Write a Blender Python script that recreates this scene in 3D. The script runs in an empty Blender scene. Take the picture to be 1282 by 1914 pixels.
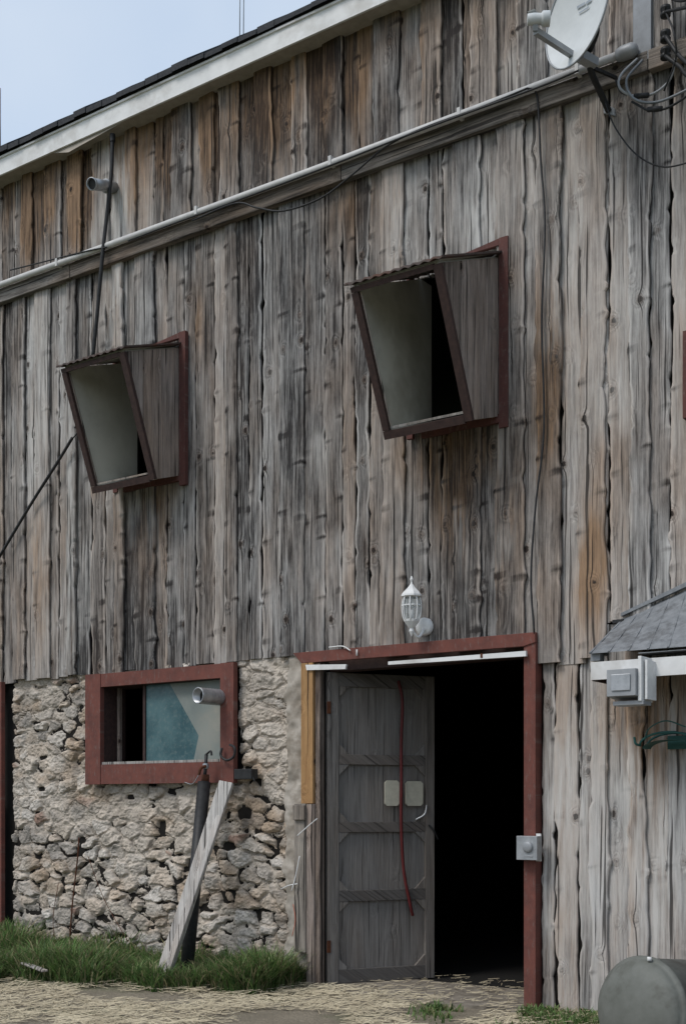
import bpy, bmesh, math, random
import numpy as np
from mathutils import Vector
random.seed(7); rng=np.random.default_rng(7)
sc=bpy.context.scene
# ------------------------------------------------------------ camera model
F=2300.0; CX=641.0; HY=1500.0; HC=1.35
TH=math.atan(3241/F); C,S=math.cos(TH),math.sin(TH)
D=C/0.0794
def W(px,py,p=0.0):
    a=(px-CX)/F; dx=-C+S*a; dy=S+C*a; t=(D-p)/dy
    return Vector((dx*t,-p,HC+(HY-py)/F*t))
def XW(px,p=0.0): return W(px,0,p).x
def ZW(px,py,p=0.0): return W(px,py,p).z
def PF(px,X):
    a=(px-CX)/F; return D-X*(S+C*a)/(-C+S*a)
def G(px,py,z=0.0):
    a=(px-CX)/F; t=(HC-z)*F/(py-HY); return Vector(((-C+S*a)*t,(S+C*a)*t-D,z))
cam=bpy.data.cameras.new('camera'); co=bpy.data.objects.new('camera',cam); sc.collection.objects.link(co)
co.location=(0,-D,HC); co.rotation_euler=(math.pi/2,0,math.asin(C))
cam.sensor_width=36; cam.lens=F/1914*36; cam.shift_y=(HY-957)/1914; cam.clip_end=2000
sc.camera=co
sc.view_settings.view_transform='Standard'; sc.view_settings.look='None'; sc.view_settings.exposure=0
# ------------------------------------------------------------ node helper
class NT:
    def __init__(s,name):
        s.m=bpy.data.materials.new(name); s.m.use_nodes=True; s.t=s.m.node_tree
        s.b=s.t.nodes['Principled BSDF']; s.b.inputs['Roughness'].default_value=.85
        s.b.inputs['Specular IOR Level'].default_value=.25
    def put(s,sock,v):
        if v is None: return
        if isinstance(v,bpy.types.NodeSocket): s.t.links.new(v,sock)
        else:
            try: sock.default_value=v
            except Exception:
                sock.default_value=tuple(v)+(1,) if len(v)==3 else v
    def math(s,op,a,b=None,c=None,clamp=False):
        n=s.t.nodes.new('ShaderNodeMath'); n.operation=op; n.use_clamp=clamp
        s.put(n.inputs[0],a); s.put(n.inputs[1],b); s.put(n.inputs[2],c); return n.outputs[0]
    def attr(s,name,out='Fac'):
        n=s.t.nodes.new('ShaderNodeAttribute'); n.attribute_name=name; return n.outputs[out]
    def pos(s):
        n=s.t.nodes.new('ShaderNodeTexCoord'); return n.outputs['Object']
    def sep(s,v):
        n=s.t.nodes.new('ShaderNodeSeparateXYZ'); s.put(n.inputs[0],v); return n.outputs
    def comb(s,x,y,z):
        n=s.t.nodes.new('ShaderNodeCombineXYZ')
        for i,v in enumerate((x,y,z)): s.put(n.inputs[i],v)
        return n.outputs[0]
    def noise(s,v,scale,detail=3,rough=.6,dist=0):
        n=s.t.nodes.new('ShaderNodeTexNoise'); s.put(n.inputs['Vector'],v); n.inputs['Scale'].default_value=scale
        n.inputs['Detail'].default_value=detail; n.inputs['Roughness'].default_value=rough; n.inputs['Distortion'].default_value=dist
        return n.outputs['Fac']
    def vor(s,v,scale,feat='F1'):
        n=s.t.nodes.new('ShaderNodeTexVoronoi'); n.feature=feat; s.put(n.inputs['Vector'],v); n.inputs['Scale'].default_value=scale
        return n.outputs
    def rng(s,v,a,b,c=0,d=1):
        n=s.t.nodes.new('ShaderNodeMapRange'); s.put(n.inputs[0],v)
        for i,q in enumerate((a,b,c,d)): s.put(n.inputs[i+1],q)
        return n.outputs[0]
    def mix(s,f,a,b,mode='MIX'):
        n=s.t.nodes.new('ShaderNodeMix'); n.data_type='RGBA'; n.blend_type=mode
        s.put(n.inputs[0],f); s.put(n.inputs[6],a if isinstance(a,bpy.types.NodeSocket) else tuple(a)+(1,))
        s.put(n.inputs[7],b if isinstance(b,bpy.types.NodeSocket) else tuple(b)+(1,)); return n.outputs[2]
    def bump(s,h,strength=.5,dist=.01):
        n=s.t.nodes.new('ShaderNodeBump'); n.inputs['Strength'].default_value=strength; n.inputs['Distance'].default_value=dist
        s.put(n.inputs['Height'],h); s.t.links.new(n.outputs[0],s.b.inputs['Normal'])
    def col(s,c): s.put(s.b.inputs['Base Color'],c if isinstance(c,bpy.types.NodeSocket) else tuple(c)+(1,))

def wood(name,axis='Z',dark=(.032,.030,.030),light=(.50,.488,.47),bd=(.042,.026,.017),bl=(.34,.22,.135),knots=True,attrs=True,rough=.9,off=-.155,ct=1.0):
    k=NT(name); x,y,z=k.sep(k.pos())
    if axis=='Z': along=z; across=k.math('ADD',x,k.math('MULTIPLY',y,.8))
    elif axis=='X': along=x; across=k.math('ADD',z,k.math('MULTIPLY',y,.8))
    bid=k.attr('bid')
    X=k.math('ADD',across,k.math('MULTIPLY',bid,37.3)); Z=k.math('ADD',along,k.math('MULTIPLY',bid,91.7))
    wob=k.noise(k.comb(k.math('MULTIPLY',X,3),0,k.math('MULTIPLY',Z,1.8)),1,2,.5)
    vk=k.vor(k.comb(X,0,k.math('MULTIPLY',Z,.8)),5.6)
    d=k.math('ADD',vk['Distance'],k.rng(k.noise(k.pos(),60,2,.5),.3,.7,-.02,.02))
    kn=k.rng(d,.05,.20,1,0); core=k.rng(d,.080,.105,1,0)
    sel=k.math('GREATER_THAN',k.sep(vk['Color'])[0],.38)
    kn=k.math('MULTIPLY',kn,sel); core=k.math('MULTIPLY',core,sel)
    fld=k.noise(k.comb(k.math('MULTIPLY',X,5.5),0,k.math('MULTIPLY',Z,.38)),1,1,.4)
    halo=k.math('POWER',k.math('MULTIPLY',k.rng(d,0,.42,1,0),sel),2.0)
    fld=k.math('ADD',fld,k.math('MULTIPLY',halo,.35))
    rings=k.math('SINE',k.math('MULTIPLY',fld,85.0)); rings=k.rng(rings,-1,1,0,1)
    gx=k.math('ADD',X,k.math('MULTIPLY',wob,.035))
    gx=k.math('ADD',gx,k.math('MULTIPLY',halo,.035))
    gr=k.noise(k.comb(k.math('MULTIPLY',gx,85),0,k.math('MULTIPLY',Z,1.9)),1,4,.75)
    gr2=k.noise(k.comb(k.math('MULTIPLY',gx,26),0,k.math('MULTIPLY',Z,1.3)),1,4,.65)
    blot=k.noise(k.comb(k.math('MULTIPLY',X,8),0,k.math('MULTIPLY',Z,2.6)),1,5,.75)
    g=k.math('ADD',k.math('MULTIPLY',k.rng(gr,.36,.64),.44*ct),k.math('MULTIPLY',k.rng(gr2,.36,.64),.36*ct))
    g=k.math('ADD',g,k.math('MULTIPLY',rings,.14*ct)); g=k.math('ADD',g,k.math('MULTIPLY',k.rng(blot,.34,.66),.34*ct))
    g=k.math('ADD',g,.59*(1-ct))
    if attrs: g=k.math('ADD',g,k.attr('tone'))
    bv=k.math('FRACT',k.math('MULTIPLY',bid,7.31))
    g=k.math('ADD',g,k.rng(bv,0,1,-.26*ct+off,.20*ct+off),clamp=True)
    crack=k.noise(k.comb(k.math('MULTIPLY',gx,50),3.3,k.math('MULTIPLY',Z,.8)),1,2,.5)
    crack=k.rng(crack,.635,.675,0,1)
    c=k.mix(g,dark,light); cb=k.mix(g,bd,bl)
    warm=k.rng(k.math('FRACT',k.math('MULTIPLY',bid,13.7)),.3,1,.05,.75)
    wn=k.rng(k.noise(k.comb(k.math('MULTIPLY',X,4),7,k.math('MULTIPLY',Z,1.0)),1,3,.6),.43,.68,0,.8)
    br=k.math('ADD',warm,wn)
    if attrs:
        streak=k.rng(gr2,.3,.7,.45,1.25)
        br=k.math('ADD',k.math('MULTIPLY',br,.48),k.math('MULTIPLY',k.attr('brown'),streak),clamp=True)
    else: br=k.math('MULTIPLY',br,.45)
    c=k.mix(br,c,cb)
    if knots:
        c=k.mix(k.math('MULTIPLY',kn,.65),c,(.10,.062,.040)); c=k.mix(k.math('MULTIPLY',core,.9),c,(.018,.013,.011))
    c=k.mix(k.math('MULTIPLY',crack,.85*ct),c,(.017,.015,.014))
    if attrs:
        wf=k.math('MULTIPLY',k.attr('white'),k.rng(k.noise(k.comb(k.math('MULTIPLY',X,28),1,k.math('MULTIPLY',Z,2.2)),1,3,.65),.36,.62,0,1),clamp=True)
        wf=k.math('MULTIPLY',wf,k.math('SUBTRACT',1,k.math('MULTIPLY',crack,.9)))
        c=k.mix(wf,c,(.60,.585,.555))
    k.col(c); k.b.inputs['Roughness'].default_value=rough
    hgt=k.math('ADD',k.math('MULTIPLY',gr,1.2),k.math('MULTIPLY',crack,-.9)); hgt=k.math('ADD',hgt,k.math('MULTIPLY',rings,.2))
    hgt=k.math('ADD',hgt,k.math('MULTIPLY',kn,.9))
    k.bump(hgt,.85*ct,.008); return k.m
def plain(name,c,c2=None,scale=20,rough=.7,metal=0,bump=0,dirt=None):
    k=NT(name); 
    if c2 is None: c2=tuple(v*.75 for v in c)
    n=k.noise(k.pos(),scale,5,.65); f=k.rng(n,.35,.65,0,1); cc=k.mix(f,c,c2)
    if dirt: 
        n2=k.noise(k.pos(),scale*.25,5,.7); cc=k.mix(k.rng(n2,.5,.68,0,.85),cc,dirt)
    k.col(cc); k.b.inputs['Roughness'].default_value=rough; k.b.inputs['Metallic'].default_value=metal
    if bump: k.bump(n,bump,.005)
    return k.m
def redpaint(name,a=(.175,.062,.047),b=(.10,.043,.036)):
    k=NT(name); x,y,z=k.sep(k.pos())
    n=k.noise(k.pos(),9,6,.7); n2=k.noise(k.comb(k.math('MULTIPLY',x,40),0,k.math('MULTIPLY',z,14)),1,4,.7)
    c=k.mix(k.rng(n,.3,.7),a,b)
    c=k.mix(k.math('MULTIPLY',k.rng(n2,.55,.66),.6),c,(.16,.12,.105)); k.col(c); k.b.inputs['Roughness'].default_value=.85
    k.bump(n2,.4,.004); return k.m
M_side=wood('weathered_siding')
M_beam=wood('weathered_beam','X',dark=(.04,.037,.035),light=(.27,.255,.235),attrs=False,off=-.08)
M_planks=wood('door_planks',dark=(.085,.078,.072),light=(.25,.238,.225),bd=(.08,.062,.048),bl=(.24,.195,.155),attrs=False,knots=False,off=-.1,ct=.75)
M_plank_d=wood('door_rails','X',dark=(.06,.055,.052),light=(.17,.158,.147),bd=(.06,.045,.036),bl=(.17,.135,.11),attrs=False,knots=False,off=-.1,ct=.75)
M_pale=wood('pale_timber',dark=(.13,.12,.11),light=(.54,.52,.49),attrs=False,knots=False,off=-.03)
M_post=wood('post_timber',dark=(.13,.115,.10),light=(.40,.36,.31),attrs=False,knots=True,off=-.03)
M_orange=wood('new_timber',dark=(.20,.10,.04),light=(.40,.24,.11),bd=(.16,.075,.03),bl=(.38,.20,.08),attrs=False,knots=True,off=-.05)
M_cheek=wood('hopper_cheek_wood',dark=(.045,.038,.034),light=(.36,.31,.28),attrs=False,off=-.04)
M_red=redpaint('barn_red_paint'); M_redd=redpaint('faded_red_trim',(.12,.048,.040),(.075,.036,.032))
M_frame=plain('dark_brown_frame',(.035,.022,.02),(.06,.035,.03),30)
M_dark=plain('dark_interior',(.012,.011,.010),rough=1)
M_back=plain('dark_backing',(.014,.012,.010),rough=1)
M_white=plain('white_aluminium',(.72,.72,.71),(.62,.62,.61),6,.5,dirt=(.47,.45,.42))
M_soffit=plain('soffit',(.36,.32,.27),(.28,.25,.21),15,.7)
M_shingle=plain('dark_shingles',(.03,.032,.036),(.055,.056,.06),60,.9,bump=.5)
M_ply=plain('painted_plywood',(.53,.52,.46),(.44,.43,.38),3,.8,dirt=(.30,.275,.22))
M_pvc=plain('grey_conduit',(.56,.55,.53),(.46,.45,.44),14,.5)
M_black=plain('black_plastic',(.015,.015,.016),(.03,.03,.03),30,.5)
M_galv=plain('galvanised',(.42,.43,.44),(.28,.29,.30),12,.4,.6)
M_grey=plain('grey_metal',(.33,.34,.35),(.26,.27,.28),10,.5,.2)
M_cover=plain('dull_cover',(.20,.215,.23),(.15,.16,.17),10,.5,.3)
M_dish=plain('dish_grey',(.58,.60,.60),(.50,.52,.52),5,.45)
M_mark=plain('dish_mark',(.36,.40,.44),rough=.6)
M_concrete=plain('concrete',(.42,.38,.33),(.28,.25,.21),9,.95,bump=.8,dirt=(.22,.185,.145))
M_slab=plain('slab',(.25,.22,.18),(.15,.13,.105),14,.95,bump=.6,dirt=(.12,.10,.075))
M_hose=plain('red_hose',(.11,.018,.018),rough=.5)
M_teal=plain('teal_enamel',(.02,.08,.07),(.03,.10,.09),20,.5)
M_tank=plain('grey_green_tank',(.145,.15,.135),(.11,.115,.10),8,.6,dirt=(.07,.065,.055))
M_tin=plain('grey_roof_metal',(.24,.25,.26),(.16,.17,.18),18,.6,.2,dirt=(.10,.10,.10))
M_rust=plain('rust',(.10,.035,.015),(.05,.02,.012),40,.9)
M_lens=plain('lamp_white',(.72,.72,.71),(.62,.62,.61),30,.4)
# ------------------------------------------------------------ mesh builder
class MB:
    def __init__(s): s.v=[];s.f=[];s.m=[];s.bid=[];s.tone=[];s.brown=[];s.white=[];s.mats=[];s.smooth=[]
    def mi(s,mat):
        if mat not in s.mats: s.mats.append(mat)
        return s.mats.index(mat)
    def add(s,vs,fs,mat,bid=None,att=None,smooth=False):
        o=len(s.v); b=random.random() if bid is None else bid; m=s.mi(mat)
        for i,v in enumerate(vs):
            s.v.append(tuple(v)); s.bid.append(b)
            if att: a=att[i]; s.tone.append(a[0]);s.brown.append(a[1]);s.white.append(a[2])
            else: s.tone.append(0);s.brown.append(0);s.white.append(0)
        for f in fs: s.f.append(tuple(o+i for i in f)); s.m.append(m); s.smooth.append(smooth)
    def box(s,a,b,mat,bid=None):
        x0,x1=sorted((a[0],b[0]));y0,y1=sorted((a[1],b[1]));z0,z1=sorted((a[2],b[2]))
        vs=[(x0,y0,z0),(x1,y0,z0),(x1,y1,z0),(x0,y1,z0),(x0,y0,z1),(x1,y0,z1),(x1,y1,z1),(x0,y1,z1)]
        s.add(vs,[(0,3,2,1),(4,5,6,7),(0,1,5,4),(1,2,6,5),(2,3,7,6),(3,0,4,7)],mat,bid)
    def prism(s,poly,ext,mat,bid=None):
        n=len(poly); e=Vector(ext); vs=[Vector(p) for p in poly]+[Vector(p)+e for p in poly]
        fs=[tuple(range(n)),tuple(range(2*n-1,n-1,-1))]+[(i,i+n,(i+1)%n+n,(i+1)%n) for i in range(n)]
        s.add(vs,fs,mat,bid)
    def bar(s,a,b,w,t,mat,up=(0,0,1)):
        a=Vector(a);b=Vector(b);d=(b-a).normalized();u=Vector(up)
        r=d.cross(u).normalized();u=r.cross(d).normalized()
        vs=[]
        for p in (a,b):
            for i,j in ((-1,-1),(1,-1),(1,1),(-1,1)): vs.append(p+r*i*w/2+u*j*t/2)
        s.add(vs,[(0,1,2,3),(7,6,5,4),(0,4,5,1),(1,5,6,2),(2,6,7,3),(3,7,4,0)],mat)
    def tube(s,pts,r,mat,seg=8,smoothpath=True):
        P=[Vector(p) for p in pts]
        if smoothpath and len(P)>2:
            Q=[];e=[P[0]*2-P[1]]+P+[P[-1]*2-P[-2]]
            for i in range(1,len(e)-2):
                for j in range(8):
                    t=j/8;a,b,c,d=e[i-1:i+3]
                    Q.append(.5*((2*b)+(c-a)*t+(2*a-5*b+4*c-d)*t*t+(3*b-a-3*c+d)*t**3))
            Q.append(P[-1]);P=Q
        vs=[];fs=[];n=len(P);ref=None
        for i,p in enumerate(P):
            d=(P[min(i+1,n-1)]-P[max(i-1,0)]).normalized()
            if ref is None: ref=d.orthogonal()
            u=(ref-d*ref.dot(d)).normalized(); ref=u; w=d.cross(u)
            rr=r[i] if isinstance(r,list) else r
            for j in range(seg):
                a=2*math.pi*j/seg; vs.append(p+u*math.cos(a)*rr+w*math.sin(a)*rr)
        for i in range(n-1):
            for j in range(seg): k=(j+1)%seg; fs.append((i*seg+j,i*seg+k,(i+1)*seg+k,(i+1)*seg+j))
        fs.append(tuple(range(seg))[::-1]); fs.append(tuple(range((n-1)*seg,n*seg)))
        s.add(vs,fs,mat,smooth=True)
    def lathe(s,prof,c,axis,mat,seg=16,smooth=True,phase=0):
        c=Vector(c);ax=Vector(axis).normalized();u=ax.orthogonal().normalized();w=ax.cross(u);vs=[];fs=[]
        for r,h in prof:
            for j in range(seg):
                a=2*math.pi*j/seg+phase; vs.append(c+ax*h+(u*math.cos(a)+w*math.sin(a))*max(r,1e-4))
        for i in range(len(prof)-1):
            for j in range(seg): k=(j+1)%seg; fs.append((i*seg+j,i*seg+k,(i+1)*seg+k,(i+1)*seg+j))
        s.add(vs,fs,mat,smooth=smooth)
    def obj(s,name,parent=None,bevel=0):
        me=bpy.data.meshes.new(name); me.from_pydata(s.v,[],s.f)
        for m in s.mats: me.materials.append(m)
        me.polygons.foreach_set('material_index',s.m); me.polygons.foreach_set('use_smooth',s.smooth)
        for n,a in (('bid',s.bid),('tone',s.tone),('brown',s.brown),('white',s.white)):
            at=me.attributes.new(n,'FLOAT','POINT'); at.data.foreach_set('value',a)
        me.update(); o=bpy.data.objects.new(name,me); sc.collection.objects.link(o)
        if parent: o.parent=parent
        if bevel:
            b=o.modifiers.new('bevel','BEVEL'); b.width=bevel; b.segments=2; b.limit_method='ANGLE'
        return o
def empty(name):
    e=bpy.data.objects.new(name,None); e.empty_display_size=.1; sc.collection.objects.link(e); return e
TB=rng.random((256,256))
def vn(x,y):
    x=np.asarray(x,float);y=np.asarray(y,float);xi=np.floor(x).astype(int);yi=np.floor(y).astype(int);fx=x-xi;fy=y-yi
    fx=fx*fx*(3-2*fx);fy=fy*fy*(3-2*fy);g=lambda a,b:TB[a%256,b%256]
    return (g(xi,yi)*(1-fx)+g(xi+1,yi)*fx)*(1-fy)+(g(xi,yi+1)*(1-fx)+g(xi+1,yi+1)*fx)*fy
def fbm(x,y,o=4):
    r=0;a=.5
    for i in range(o): r=r+a*vn(x*2**i+17*i,y*2**i+31*i);a*=.5
    return r
barn=empty('barn')
ZE=HC+.442/.0794; ZBT=HC+.3655/.0794; ZBB=HC+.355/.0794; ZS=2.43
XL,XR=-14.0,1.6
def hopper_params(wr,ftr,ftl,fbr,fbl,wt,wb):
    X=XW(wr); pt=PF(ftr[0],X); pb=PF(fbr[0],X)
    xl=(W(*ftl,pt).x+W(*fbl,pb).x)/2
    zft=(W(*ftr,pt).z+W(*ftl,pt).z)/2; zfb=(W(*fbr,pb).z+W(*fbl,pb).z)/2
    return dict(xr=X,xl=xl,pt=pt,pb=pb,zft=zft,zfb=zfb,zwt=ZW(wr,wt),zwb=ZW(wr,wb))
H1=hopper_params(934,(820,487),(668,535),(880,785),(722,818),479,778)
H2=hopper_params(341,(232,652),(125,690),(290,895),(178,920),648,888)
DX0,DX1,DZ=XW(606),XW(988),HC+(HY-1212)/(.0794*3600)
SWx0,SWx1=XW(200),XW(424); SWz0=ZW(310,1427); SWz1=ZW(310,1277)
LDx0,LDx1,LDz0,LDz1=XW(-190),XW(4),ZW(0,1722),ZW(0,1285)
RWx0,RWx1,RWz0,RWz1=XW(1301),XW(1301)+1.0,ZW(1280,770),ZW(1280,645)
holesB=[(h['xl'],h['xr'],h['zwb'],h['zwt']) for h in (H1,H2)]
def blob(px,py,rx,rz,v):
    return (XW(px),ZW(px,py),rx,rz,v)
BR=[blob(280,985,.25,.45,.7),blob(850,850,.34,.28,1.1),blob(850,950,.14,.40,1.1),blob(1110,1060,.1,.35,.8),blob(1215,1330,.3,.3,1.3),
    blob(1030,700,.12,.5,.6),blob(660,390,.2,.3,.6),blob(1020,800,.1,.4,.6),blob(60,1100,.5,.8,.35),blob(370,600,.1,.35,.6),blob(970,1000,.15,.6,.2)]
TN=[blob(500,520,1.3,1.0,-.10),blob(250,1100,.42,.75,-.22),blob(860,960,.45,.8,-.12),blob(830,1120,.6,.5,-.10),blob(1080,700,.6,2.0,.14),
    blob(40,1100,.5,.7,.12),blob(650,800,.4,.8,.05),blob(1160,1600,1.2,1.2,.30),blob(240,380,.25,.6,.2),blob(80,750,.5,.7,.0),blob(880,400,.4,.25,.18),blob(1240,300,.4,1.2,.0),blob(560,1100,.6,.5,.06),
    blob(500,230,2.2,.4,-.08),blob(950,150,1.0,.5,-.10)]
WH=[blob(225,390,.13,.45,1.1),blob(140,1000,.06,.9,.9),blob(235,530,.10,.3,.7),blob(890,420,.1,.2,.6),blob(740,380,.15,.3,.3),
    blob(1170,560,.1,.7,.4),blob(1060,480,.2,1,.2),blob(1150,1600,1.0,.9,.5),blob(930,420,.12,.3,.4),blob(210,600,.1,.3,.5),blob(60,850,.5,.5,.2)]
def ev(L,x,z):
    r=0
    for a,b,rx,rz,v in L: r=r+v*np.exp(-((x-a)/rx)**2-((z-b)/rz)**2)
    return r
def atts(x,z):
    n=fbm(x*2.2+5,z*1.1); n2=fbm(x*9,z*.8+40)
    up=np.clip((z-(ZE-1.0))/.8,0,1)*np.clip((XW(1080)-x)/1.6,.12,1)
    brown=ev(BR,x,z)+up*1.5*np.clip((n2-.2)*2.2,0.1,1.4)
    low=np.clip(1-(z-ZS)/.35,0,1)*(z>ZS-.1)
    tone=ev(TN,x,z)+(n-.47)*.45-up*.02-low*.07*(x<XW(1010))
    sil=np.clip((fbm(x*6+60,z*1.3+7)-.51)*4,0,.55)*(1-np.clip(up*1.3,0,1))
    return tone,np.clip(brown,0,1),np.clip(ev(WH,x,z)+sil*.6,0,1)
def gen_boards(mb,x0,x1,zb,zt,holes,wr=(.08,.21),d0=0.0,jag=.018,wav=1.2):
    xs=[x0]
    while xs[-1]<x1: xs.append(xs[-1]+random.uniform(*wr))
    n=len(xs)-1; typ=[];p=0
    for i in range(n):
        if p==1: c=0
        else: c=1 if random.random()<.6 else 0
        typ.append(c); p=c
    for i in range(n):
        a,b=xs[i],xs[i+1]; me=typ[i]
        lo=typ[i-1] if i else 0; hi=typ[i+1] if i<n-1 else 0
        ol=.012 if me else (.014 if lo else -.005); oh=.012 if me else (.014 if hi else -.005)
        dep=d0+(random.uniform(.040,.052) if me else random.uniform(.008,.018)); th=.030
        til=random.uniform(-.005,.005); cup=random.uniform(-.004,.004)
        bid=random.random(); xc=(a+b)/2
        zb_=(zb(xc) if callable(zb) else zb)+random.uniform(-jag,jag); zt_=zt
        kk=[[],[]]
        for e in range(2):
            z=zb_+random.uniform(0,.5)
            while z<zt_: kk[e].append((z,random.choice((-1,-1,1,1.3))*random.uniform(.006,.018),random.uniform(.018,.04))); z+=random.uniform(.15,.7)
        s1,s2=random.uniform(0,200),random.uniform(0,200); amp=random.uniform(.5,1.6)*wav
        def edge(z,e,s):
            r=(vn(z*1.9,z*0+s)-.5)*.022*amp+(vn(z*7,z*0+s+9)-.5)*.013*amp+(vn(z*19,z*0+s+19)-.5)*.007
            for q,h,w in kk[e]: r=r+(h if e else -h)*np.exp(-((z-q)/w)**2)
            return r
        def ktone(z,e):
            r=0*z
            for q,h,w in kk[e]:
                if h>0: r=r-1.0*np.exp(-((z-q)/(w*.6))**2)+.35*np.exp(-((z-q)/(w*2.2))**2)
            return r
        el_,er_=random.choice((.05,.2,.4,.6)),random.choice((.05,.2,.4,.6))
        segs=[(zb_,zt_,a,b,0,0)]
        for hx0,hx1,hz0,hz1 in holes:
            ns=[]
            for (q0,q1,l,r,cl,cr) in segs:
                if r<=hx0-.01 or l>=hx1+.01 or q1<=hz0 or q0>=hz1: ns.append((q0,q1,l,r,cl,cr)); continue
                if q0<hz0: ns.append((q0,hz0,l,r,cl,cr))
                if q1>hz1: ns.append((hz1,q1,l,r,cl,cr))
                m0,m1=max(q0,hz0),min(q1,hz1)
                if l<hx0-.02: ns.append((m0,m1,l,hx0,cl,1))
                if r>hx1+.02: ns.append((m0,m1,hx1,r,1,cr))
            segs=ns
        for q0,q1,l,r,cl,cr in segs:
            if q1-q0<.03: continue
            k=max(2,int((q1-q0)/.022)); z=np.linspace(q0,q1,k+1)
            L=l-ol+edge(z,0,s1) if not cl else l+0*z
            R=r+oh+edge(z,1,s2) if not cr else r+0*z
            L=np.minimum(L,R-.03); bv=.007
            bw=(R-L); ew=np.minimum(.022,bw*.25)
            fr=dep+ (vn(z*1.5,z*0+s1+3)-.5)*.005
            X=np.stack([L,L,L+bv,L+ew,L+bw*.5,R-ew,R-bv,R,R],1)
            Y=np.stack([dep-th+0*z,fr+til-.008,fr+til-.002,fr+til,fr+cup,fr-til,fr-til-.002,fr-til-.008,dep-th+0*z],1)
            nc=9
            Zz=np.repeat(z[:,None],nc,1)
            V=np.stack([X,-Y,Zz],2).reshape(-1,3)
            t,br,wh=atts(X.ravel(),Zz.ravel())
            eb=np.array([-.6,el_*.5,el_,0,0,0,er_,er_*.5,-.6])[None,:]*(.1+1.4*vn(z*4,z*0+s2)[:,None])
            k0=ktone(z,0)[:,None]*np.array([1,1,1,.6,0,0,0,0,0])[None,:]+ktone(z,1)[:,None]*np.array([0,0,0,0,0,.6,1,1,1])[None,:]
            t=t+(eb+k0).ravel()
            fs=[]
            for ii in range(k):
                for j in range(nc-1): fs.append((ii*nc+j,ii*nc+j+1,(ii+1)*nc+j+1,(ii+1)*nc+j))
            fs.append(tuple(range(nc-1,-1,-1))); fs.append(tuple(range(k*nc,k*nc+nc)))
            mb.add(V.tolist(),fs,M_side,bid,list(zip(t.tolist(),br.tolist(),wh.tolist())))
mb=MB(); gen_boards(mb,XL,XR,ZBT-.04,ZE+.02,[]); mb.obj('upper_siding',barn)
mb=MB()
xe1,xe2,xe3=XW(1010),XW(1095),XW(1183)
gen_boards(mb,XL,xe1,ZS,ZBT-.03,holesB+[(DX0-.25,DX1+.1,0,2.44)])
gen_boards(mb,xe1,xe2,2.25,ZBT-.03,[],wr=(.14,.17))
gen_boards(mb,xe2,xe3,2.48,ZBT-.03,[],wr=(.12,.20),d0=.012)
gen_boards(mb,xe3,XR,2.3,ZBT-.03,[(RWx0,RWx1,RWz0,RWz1)],d0=.006)
mb.obj('main_siding',barn)
mb=MB(); gen_boards(mb,XW(1012),XR,lambda x:.02,2.47,[],d0=-.018,wr=(.09,.18),wav=1.6); mb.obj('lower_siding',barn)
mb=MB()
def backing(mb,xs,zs,holes,y,mat):
    for i in range(len(xs)-1):
        for j in range(len(zs)-1):
            cx,cz=(xs[i]+xs[i+1])/2,(zs[j]+zs[j+1])/2
            if any(h[0]<cx<h[1] and h[2]<cz<h[3] for h in holes): continue
            mb.add([(xs[i],y,zs[j]),(xs[i+1],y,zs[j]),(xs[i+1],y,zs[j+1]),(xs[i],y,zs[j+1])],[(0,1,2,3)],mat)
allh=holesB+[(DX0,DX1,-.1,DZ+.02),(SWx0,SWx1,SWz0,SWz1),(LDx0,LDx1,LDz0,LDz1)]
xs=sorted({XL,XR}|{h[i] for h in allh for i in (0,1)}); zs=sorted({-.1,ZE+.2}|{h[i] for h in allh for i in (2,3)})
backing(mb,xs,zs,allh,.035,M_back)
mb.obj('wall_backing',barn)
mb=MB()
BD=9.0
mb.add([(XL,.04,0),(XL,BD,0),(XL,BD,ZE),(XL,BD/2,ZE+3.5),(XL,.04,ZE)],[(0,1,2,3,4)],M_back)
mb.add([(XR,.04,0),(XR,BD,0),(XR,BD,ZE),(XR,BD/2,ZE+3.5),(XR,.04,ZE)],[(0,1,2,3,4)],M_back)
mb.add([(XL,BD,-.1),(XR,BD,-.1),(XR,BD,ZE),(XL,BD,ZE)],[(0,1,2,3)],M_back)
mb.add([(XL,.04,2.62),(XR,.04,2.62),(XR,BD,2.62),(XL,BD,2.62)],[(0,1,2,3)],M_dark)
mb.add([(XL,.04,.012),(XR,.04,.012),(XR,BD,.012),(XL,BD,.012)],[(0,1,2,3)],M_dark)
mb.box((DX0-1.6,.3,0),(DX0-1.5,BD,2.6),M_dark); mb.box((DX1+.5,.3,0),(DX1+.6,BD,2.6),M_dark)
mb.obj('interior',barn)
# roof
mb=MB(); OV=.17; zf0=ZE-.02
mb.box((XL-.2,-OV,zf0+.002),(XR+.2,.02,zf0+.02),M_soffit)
mb.box((XL-.2,-OV-.02,zf0-.015),(XR+.2,-OV-.002,zf0+.125),M_white)
mb.box((XL-.2,-OV-.035,zf0+.125),(XR+.2,-OV+.0,zf0+.14),M_white)
x=XL-.25
while x<XR+.2:
    w=random.uniform(.14,.2); e=random.uniform(0,.02)
    y0=-OV-.05-e; z0=zf0+.143+random.uniform(0,.010)
    t=.034+random.uniform(0,.02)
    mb.prism([(x,y0,z0),(x,y0+.6,z0+.46),(x,y0+.6,z0+.46+t),(x,y0,z0+t)],(w-.003,0,0),M_shingle); x+=w
mb.prism([(XL-.25,-OV,zf0+.145),(XL-.25,BD/2,ZE+3.75),(XL-.25,BD/2,ZE+3.85),(XL-.25,-OV,zf0+.2)],(XR-XL+.5,0,0),M_shingle)
mb.prism([(XL-.25,BD+.3,zf0+.16),(XL-.25,BD/2+.002,ZE+3.75),(XL-.25,BD/2+.002,ZE+3.85),(XL-.25,BD+.3,zf0+.2)],(XR-XL+.5,0,0),M_shingle)
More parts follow.
